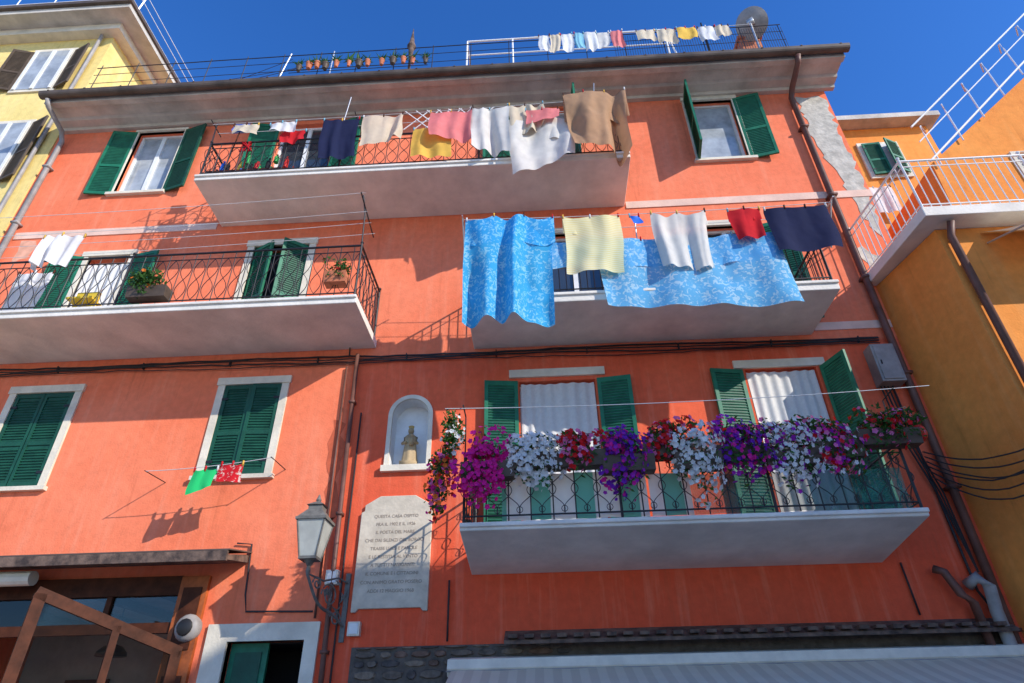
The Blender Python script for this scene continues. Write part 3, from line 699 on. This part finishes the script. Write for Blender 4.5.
# ---------------------------------------------------------------- flowers
def flowers(name,cx_,cz,rx,rz,fk,nf,y=-1.42,nl=260,fs_=.030,seed=0,pot='planter',ry=.22,droop=.15):
    random.seed(100+seed);g=G()
    lobes=[(Vector((rnd(-.6,.6),rnd(-.3,.3),rnd(-.55,.5))),rnd(.42,.7)) for _ in range(6)]+[(Vector((0,0,0)),.62)]
    def pt(shell):
        lc,lr=random.choice(lobes)
        while True:
            p=Vector((rnd(-1,1),rnd(-1,1),rnd(-1,1)))
            if (.8 if shell else .1)<p.length<(1.08 if shell else 1.05): break
        nrm=p.normalized();p=lc+p*lr
        z=p.z*rz
        if p.z<0: z-=droop*random.random()**2*1.2*(1-.5*abs(p.x))
        return Vector((cx_+p.x*rx,y+p.y*ry,cz+z)),nrm
    for i in range(nl):
        c,nrm=pt(False);s=rnd(.02,.045)
        a=Vector((rnd(-1,1),rnd(-1,1),rnd(-1,1))).normalized();b=a.cross(Vector((rnd(-1,1),rnd(-1,1),rnd(-1,1)))).normalized()
        g.add([c-a*s,c-b*s*.45,c+a*s,c+b*s*.45],[(0,1,2,3)],'leaf')
    for i in range(nf):
        c,nrm=pt(True);nrm=(nrm+Vector((.35,-.7,-.05))+Vector((rnd(-.5,.5),rnd(-.5,.5),rnd(-.5,.5)))).normalized()
        u=nrm.orthogonal().normalized();w=nrm.cross(u);s=fs_*rnd(.7,1.3);t0=rnd(0,6)
        vs=[c-nrm*s*.3];m=10
        for j in range(m):
            t=t0+2*math.pi*j/m;r=s*(1.0 if j%2==0 else .74);vs.append(c+(u*math.cos(t)+w*math.sin(t))*r)
        kk=random.choice(fk) if isinstance(fk,list) else fk
        g.add(vs,[(0,1+j,1+(j+1)%m) for j in range(m)],kk)
    for i in range(8):
        c,_=pt(False);e,_=pt(True);g.tube([c,(c+e)/2+Vector((0,0,.02)),e],.004,'leaf',3)
    if pot:
        g.prismx([(y+.15,cz-.24),(y-.02,cz-.24),(y-.05,cz-.06),(y+.16,cz-.06)],cx_-rx*.8,cx_+rx*.8,pot)
    return g.obj(name)
F=flowers
F('petunia_planter',-.60,4.36,.38,.34,['f_mag'],640,seed=1,droop=.32)
F('petunia_planter',-.0,4.45,.38,.29,['f_white'],640,seed=2,droop=.26,nl=380)
F('geranium_planter',.52,4.46,.31,.23,['f_red','f_red','f_pink'],300,seed=3,nl=420)
F('petunia_planter',1.02,4.38,.37,.34,['f_purple','f_violet','f_purple','f_mag'],580,seed=4,droop=.28)
F('geranium_planter',1.48,4.54,.33,.23,['f_red','f_pink','f_red'],290,seed=5,nl=460)
F('petunia_planter',1.80,4.36,.32,.31,['f_white'],470,seed=6,y=-1.48,droop=.3)
F('petunia_planter',2.32,4.45,.38,.30,['f_violet','f_purple','f_mag'],460,seed=7,droop=.26,nl=400)
F('petunia_planter',2.84,4.38,.34,.33,['f_white','f_white','f_white','f_violet'],480,seed=8,droop=.28)
F('petunia_planter',3.38,4.45,.36,.30,['f_mag','f_violet','f_red','f_pink','f_white'],380,seed=9,droop=.25,nl=380)
F('geranium_planter',4.00,4.58,.44,.22,['f_red','f_pink'],140,seed=10,nl=700)
F('petunia_planter',-1.16,4.20,.20,.34,['f_mag','f_orange','f_red','f_pink'],200,seed=11,nl=460,pot=None,droop=.3,ry=.15)
F('potted_plant',-1.04,4.74,.18,.24,['f_white'],40,seed=12,nl=360,pot=None,ry=.14)
F('geranium_planter',3.0,4.64,.8,.13,['f_red','f_pink'],80,seed=13,nl=520,y=-1.28,pot=None)
F('potted_plant',-5.58,7.30,.36,.20,['f_orange'],6,seed=14,nl=520,y=-1.3)
F('potted_plant',-2.85,7.45,.2,.16,['f_red'],10,seed=15,nl=220,y=-1.25,pot='terra')
F('potted_plant',-.35,7.2,.16,.16,['f_red'],5,seed=16,nl=160,y=-.9)

tin('red_glass',(0.55,0.02,0.02),.3)
g=G();lx2,ly2,lz2=4.36,-1.35,4.38
g.lathe((lx2,ly2,lz2),[(.05,0),(.10,.04),(.115,.10),(.10,.17),(.05,.2)],'red_glass',12);g.lathe((lx2,ly2,lz2+.2),[(.055,0),(.03,.05),(.01,.08)],'iron',10)
g.tube([(lx2,ly2,lz2+.27),(lx2,ly2,lz2+.45),(lx2-.2,ly2+.08,lz2+.45)],.008,'iron',5);g.obj('hanging_lantern',smooth=True)

random.seed(5)
g=G()
for i in range(17):
    x=-5.5+i*.085;h=rnd(.16,.38);r=rnd(.03,.055);y=rnd(-.98,-.8);kk=random.choice(['p_red','p_blue','p_green','p_yellow','c_white','c_black'])
    z=rnd(10.0,10.2) if i%2 else 9.92
    g.lathe((x,y,z),[(r,0),(r,h*.65),(r*.4,h*.82),(r*.4,h)],kk,9)
g.box(-5.56,-4.2,-1.02,-.74,9.96,9.99,'wood');g.obj('cleaning_bottles')
g=G();g.tube([(-5.35,-.9,9.82),(-5.2,-1.0,11.0)],.012,'wood',6);g.box(-5.33,-5.05,-1.05,-.98,11.0,11.06,'p_blue')
for i in range(14): g.tube([(-5.32+.02*i,-1.02,11.06),(-5.33+.022*i,-1.02,11.2)],.008,'p_blue',4)
g.obj('broom')
g=G();g.tube([(-5.0,-.85,9.82),(-4.95,-1.0,10.7)],.012,'p_red',6)
for i in range(16): g.tube([(-4.95,-1.0,10.7),(-4.95+rnd(-.1,.1),-1.05+rnd(-.06,.04),10.6),(-4.95+rnd(-.12,.12),-1.05,10.42)],.012,'c_red',4)
g.obj('mop')
g=G();g.box(-7.1,-6.75,-.8,-.75,7.02,7.6,'p_yellow');g.tube([(-7.12,-.9,6.98),(-6.8,-.7,7.75)],.014,'steel',6);g.tube([(-6.75,-.9,6.98),(-7.05,-.7,7.75)],.014,'steel',6);g.box(-7.12,-6.72,-.95,-.6,7.38,7.41,'p_yellow');g.obj('folding_chair')

# ---------------------------------------------------------------- roof terrace
g=G()
for z in (13.95,14.25,14.50): g.tube(wob((-9.5,-.3,z-.1),(5.6,-.3,z),30,.006),.007 if z<14.4 else .011,'iron',5)
for i in range(19):
    x=-9.4+i*.83;g.tube([(x,-.3,12.97),(x,-.3,14.5)],.010,'iron',5)
for i in range(70): 
    x=2.0+i*.052;g.tube([(x,-.3,13.2),(x,-.3,14.42)],.005,'iron',4)
g.obj('terrace_railing')
random.seed(9)
g=G()
xx=-5.0
for i in range(13):
    r=rnd(.04,.075);xx+=rnd(.16,.32);zz=13.72+rnd(-.05,.03);kk='terra' if i%3 else 'planter'
    g.lathe((xx,-.42,zz),[(r*.7,0),(r,.13),(r*1.12,.14),(r*1.12,.18),(r*.8,.18)],kk,12)
    for j in range(34): g.add([(xx+rnd(-.03,.03),-.42,zz+.16),(xx+rnd(-.06,.06),-.42+rnd(-.05,.05),zz+.17),(xx+rnd(-.16,.16),-.42+rnd(-.12,.12),zz+rnd(.12,.40))],[(0,1,2)],'leaf')
g.tube([(-5.0,-.44,13.68),(-2.0,-.44,13.68)],.008,'iron',5)
g.tube([(-5.0,-.38,13.68),(-2.0,-.38,13.68)],.008,'iron',5)
g.obj('potted_succulents')
g=G()
for x in (-1.27,-.2,3.35): g.tube([(x,.3,13.0),(x,.3,15.55)],.022,'bwhite',6)
g.tube([(-1.27,.3,15.55),(3.35,.3,15.55)],.022,'bwhite',6);g.tube([(-1.27,.3,15.0),(3.6,.3,15.0)],.016,'bwhite',6);g.tube([(3.35,.3,15.55),(3.6,.3,14.0)],.018,'bwhite',6)
g.tube([(-1.27,2.4,13.0),(-1.27,2.4,15.4),(-1.27,.3,15.55)],.02,'bwhite',6)
g.tube(wob((.3,-.32,14.58),(5.0,-.32,14.55),12,0,.04),.006,'rope',5)
g.obj('pergola_frame')
xs=.38
for i,(w,k,h) in enumerate(((.24,'c_white',.44),(.22,'c_beige',.5),(.25,'c_white',.52),(.2,'c_aqua',.44),(.28,'c_white',.54),(.26,'c_grey',.42),(.26,'c_pink',.46))):
    cloth('hanging_towel',xs,xs+w,14.57,14.57-h-.15,-.34,k,1,.03,1,50+i);xs+=w+.02
xs=2.5
for i,(w,k,h) in enumerate(((.4,'c_beige',.3),(.4,'c_beige',.4),(.42,'c_yellow',.3),(.35,'c_white',.4),(.3,'c_beige',.3))):
    cloth('hanging_towel',xs,xs+w,14.50,14.50-h-.12,-.36,k,1,.03,2,60+i);xs+=w+.03
g=G();g.box(4.85,5.3,.05,.5,12.96,14.6,'terra');g.box(4.8,5.35,0,.55,14.6,14.68,'terra');g.box(4.9,5.25,.1,.45,14.68,14.82,'terra');g.obj('chimney',apt,bevel=.01)
g=G();vs=[];fs=[];n=24;R0=.34
for i in range(7):
    r=R0*i/6
    for j in range(n): t=2*math.pi*j/n;vs.append((r*math.cos(t),r*math.sin(t)*1.08,.35*r*r*2.2))
for i in range(6):
    for j in range(n): fs.append((i*n+j,i*n+(j+1)%n,(i+1)*n+(j+1)%n,(i+1)*n+j))
g.add(vs,fs,'gpipe');g.tube([(0,-.36,.08),(0,-.2,.35),(0,0,.48)],.012,'iron',5);g.lathe((0,0,.42),[(.03,0),(.04,.04),(.03,.1)],'white',8)
g.box(-.07,.07,-.07,.07,-.10,-.01,'steel')
o=g.obj('satellite_dish',smooth=True);o.location=(5.05,-.25,14.72);ax=Vector((.45,.6,.55)).normalized();o.rotation_euler=ax.to_track_quat('Z','Y').to_euler()
g=G();g.tube([(5.0,-.27,12.97),(5.0,-.29,14.68)],.025,'steel',6);g.obj('dish_mast')
g=G();g.tube([(4.0,-.2,13),(4.0,-.2,14.9)],.02,'iron',5);g.obj('antenna_mast')
g=G();g.lathe((-2.42,-.3,14.1),[(.04,0),(.06,.3),(.10,.4),(.06,.55),(.02,.9),(.005,1.1)],'rust',10);g.tube([(-2.42,-.3,12.97),(-2.42,-.3,14.15)],.03,'rust',6);g.obj('closed_parasol')
g=G()
g.tube([(-5.6,.0,12.97),(-5.3,0,15.0)],.015,'steel',5)
for a,b in (((-9.3,1.2,14.9),(-5.3,.1,14.95)),((-9.3,.8,14.6),(-4.3,.1,14.85)),((-9.3,.4,14.4),(-4.3,0,14.6))): g.tube(wob(a,b,10,0,.05),.006,'wire',4)
g.tube([(-4.3,0,12.97),(-4.3,0,15.0)],.015,'steel',5);g.obj('clothesline_posts')

# ---------------------------------------------------------------- yellow building (left)
yb=empty('yellow_house')
g=G();g.box(-20,-9.86,-.02,10,0,16.3,'yellow');g.obj('walls',yb)
g=G();g.box(-20.3,-9.2,-.62,10.3,16.31,16.45,'cornice');g.box(-20.3,-9.15,-.70,10.35,16.45,16.55,'zinc')
g.box(-20.2,-9.6,-.25,10.1,16.1,16.308,'trim');g.obj('eaves',yb)
g=G()
for x0,x1,z0,z1 in ((-11.55,-10.65,14.15,15.6),(-11.5,-10.6,11.15,12.95),(-11.5,-10.6,7.9,9.6),(-14.2,-13.3,14.15,15.6),(-14.2,-13.3,11.15,12.95)):
    g.box(x0-.08,x1+.08,-.06,-.021,z0-.08,z1+.1,'trim');g.box(x0,x1,-.07,-.061,z0,z1,'cpane')
    g.box((x0+x1)/2-.04,(x0+x1)/2+.04,-.09,-.071,z0,z1,'white');g.box(x0,x0+.06,-.09,-.071,z0,z1,'white');g.box(x1-.06,x1,-.09,-.071,z0,z1,'white')
g.obj('windows',yb)
tin('brown_shutter',(0.10,0.07,0.045),.6,0,.3)
for x0,x1,z0,z1 in ((-11.55,-10.65,14.15,15.6),(-11.5,-10.6,11.15,12.95)):
    sh('shutter',.45,z0,z1,x0-.05,165,1,'brown_shutter',-.07,yb);sh('shutter',.45,z0,z1,x1+.05,160,-1,'brown_shutter',-.07,yb)
g=G();g.tube([(-10.1,-.1,16.2),(-10.1,-.1,0)],.04,'gpipe',8);g.obj('drainpipe',yb)
g=G()
for z in (16.95,17.3,17.6): g.tube([(-20,-.5,z),(-9.4,-.5,z),(-9.4,8,z)],.012,'bwhite',5)
for i in range(12): g.tube([(-19.9+i*.95,-.5,16.55),(-19.9+i*.95,-.5,17.6)],.014,'bwhite',5)
g.tube([(-9.2,-.4,16.5),(-8.9,-.4,19.5)],.022,'steel',5)
g.obj('roof_railing',yb)

# ---------------------------------------------------------------- right building
rb=empty('orange_house')
g=G()
x0,x1=5.44,16.
pr=[(x0,0.35),(5.77,-1.3),(x1,-1.3),(x1,.35)]
n=4;g.add([(a,b,0) for a,b in pr]+[(a,b,7.6) for a,b in pr],[(i,(i+1)%n,n+(i+1)%n,n+i) for i in range(n)]+[tuple(range(n))[::-1],tuple(range(n,2*n))],'mustard')
g.box(6.2,16,.36,9,0,7.6,'mustard')
g.obj('walls',rb)
g=G()
pr=[(5.36,0.0),(5.50,-1.6),(16.2,-1.6),(16.2,4),(6.15,4),(6.15,0)]
n=len(pr);g.add([(a,b,7.61) for a,b in pr]+[(a,b,7.78) for a,b in pr],[(i,(i+1)%n,n+(i+1)%n,n+i) for i in range(n)]+[tuple(range(n))[::-1],tuple(range(n,2*n))],'soffit')
g.obj('terrace_slab',rb,bevel=.01)
railing('terrace_railing',[(5.42,-.05),(5.55,-1.55),(7.3,-1.55),(9.0,-1.55),(11,-1.55)],7.8,8.75,'plain',.13,rb,'bwhite',.009)
pipe('drainpipe',[(5.88,-1.5,7.58),(5.88,-1.38,7.4),(5.88,-1.37,0)],.05,'pipe',rb,False)
g=G()
pr=[(6.9,7.79),(16,7.79),(16,14.5),(12.4,14.5),(7.0,9.85)]
n=len(pr);g.add([(a,-.45,b) for a,b in pr]+[(a,3.8,b) for a,b in pr],[(i,(i+1)%n,n+(i+1)%n,n+i) for i in range(n)]+[tuple(range(n)),tuple(range(n,2*n))[::-1]],'mustard')
g.box(8.35,9.4,-.49,-.452,7.8,10.0,'trim')
tin('slat_wood',(.45,.20,.08),.7,0,.3)
for i in range(26): g.box(8.45,9.3,-.52,-.491,7.9+i*.08,7.95+i*.08,'slat_wood')
g.obj('upper_storey',rb)
g=G()
g.tube([(6.95,-.5,9.85),(10.9,-.5,13.6)],.02,'bwhite',6)
for i in range(7):
    x=7.1+i*.6;z=9.95+i*.58
    g.tube([(x,-.5,z-.2),(x,-.5,z+.6),(x+.05,-.45,z+.85),(x+.2,-.3,z+1.05),(x+.5,0,z+1.2)],.014,'bwhite',6)
g.tube([(6.95,-.5,10.75),(10.9,-.5,14.5)],.018,'bwhite',6);g.tube([(6.95,-.5,10.35),(10.9,-.5,14.1)],.012,'bwhite',6)
g.obj('pergola_railing',rb)
g=G();nx=30;vs=[];fs=[]
for j in range(5):
    for i in range(nx+1):
        t=j/4;vs.append((6.35+2.5*i/nx,-1.32-.75*t,7.5-.5*t-.03*math.sin(math.pi*t)+(.03*math.sin(i*1.3) if j==4 else 0)))
for j in range(4):
    for i in range(nx): a=j*(nx+1)+i;fs.append((a,a+1,a+nx+2,a+nx+1))
g.add(vs,fs,'awn');g.tube([(6.35,-2.07,7.0),(8.85,-2.07,7.0)],.02,'steel',6);g.tube([(6.37,-1.32,7.3),(6.37,-2.07,7.0)],.015,'steel',6);g.obj('window_awning',rb)
g=G();
for z in (3.0,5.3):
    g.box(7.6,8.6,-1.36,-1.301,z,z+1.6,'trim');g.box(7.7,8.5,-1.37,-1.361,z+.1,z+1.5,'glass')
g.obj('windows',rb)

bg=empty('distant_house')
g=G();g.box(8.6,12.35,5,9,0,17.3,'mustard');g.box(8.4,12.6,4.6,9.2,17.31,17.5,'cornice');g.obj('walls',bg)
g=G();g.box(11.35,11.85,5.4,5.9,17.51,18.2,'cornice');g.box(11.25,11.95,5.3,6.0,18.2,18.32,'zinc');g.obj('chimney_stack',bg)
g=G();g.box(10.0,11.2,4.93,4.99,15.1,16.6,'trim');g.box(10.1,11.1,4.92,4.93,15.2,16.5,'white');g.obj('window',bg)
sh('shutter',.5,15.2,16.5,10.1,5,1,'green',4.9,bg);sh('shutter',.5,15.2,16.5,11.1,25,-1,'green',4.9,bg)
cloth('hanging_towel',9.3,10.3,14.6,13.6,4.8,'c_white',2,.05,2,70)

# ---------------------------------------------------------------- ground and opposite house
g=G();g.quad((-400,-400,0),(400,-400,0),(400,400,0),(-400,400,0),'ground');g.obj('ground')
op=empty('opposite_house')
sx,sy,sz=1.42,-1.0,.92
g=G();g.box(-2.6+10.3*sx,40,-20,-10.3,0,3.5+10.3*sz,'opp');g.obj('walls',op)
g=G()
for zz in (1.2,4.2,7.2,10.2):
    for i in range(5):
        x=15.5+i*3;g.box(x-.08,x+1.08,-10.299,-10.25,zz-.08,zz+1.6,'trim');g.box(x,x+1,-10.25,-10.24,zz,zz+1.5,'glass')
g.obj('windows',op)

# ---------------------------------------------------------------- light, sky, camera
s=Vector((sx,sy,sz)).normalized()
sd=bpy.data.lights.new('sun','SUN');sd.energy=5.0;sd.angle=math.radians(.5);sd.color=(1,.95,.87)
so=bpy.data.objects.new('sun',sd);scene.collection.objects.link(so);so.rotation_euler=s.to_track_quat('Z','Y').to_euler();so.location=(20,-15,20)
w=bpy.data.worlds.new('World');scene.world=w;w.use_nodes=True
nt=w.node_tree;bgn=nt.nodes['Background'];sk=nt.nodes.new('ShaderNodeTexSky');sk.sky_type='NISHITA';sk.sun_disc=False
sk.sun_elevation=math.asin(s.z);sk.sun_rotation=math.atan2(s.x,s.y);sk.altitude=0;sk.air_density=1.0;sk.dust_density=.2;sk.ozone_density=5.0
hs=nt.nodes.new('ShaderNodeHueSaturation');hs.inputs['Hue'].default_value=.512;hs.inputs['Saturation'].default_value=1.22;hs.inputs['Value'].default_value=1.8
nt.links.new(sk.outputs[0],hs.inputs['Color']);nt.links.new(hs.outputs[0],bgn.inputs[0]);bgn.inputs[1].default_value=.15
cd=bpy.data.cameras.new('camera');cd.lens=620/1024*36;cd.sensor_width=36;cd.clip_end=2000;cd.clip_start=.05
cm=bpy.data.objects.new('camera',cd);scene.collection.objects.link(cm);cm.location=(0,-8.2,1.6)
cm.rotation_euler=tuple(math.radians(a) for a in (122.653,.997,3.06));scene.camera=cm
scene.view_settings.view_transform='Standard';scene.view_settings.look='None';scene.view_settings.exposure=0
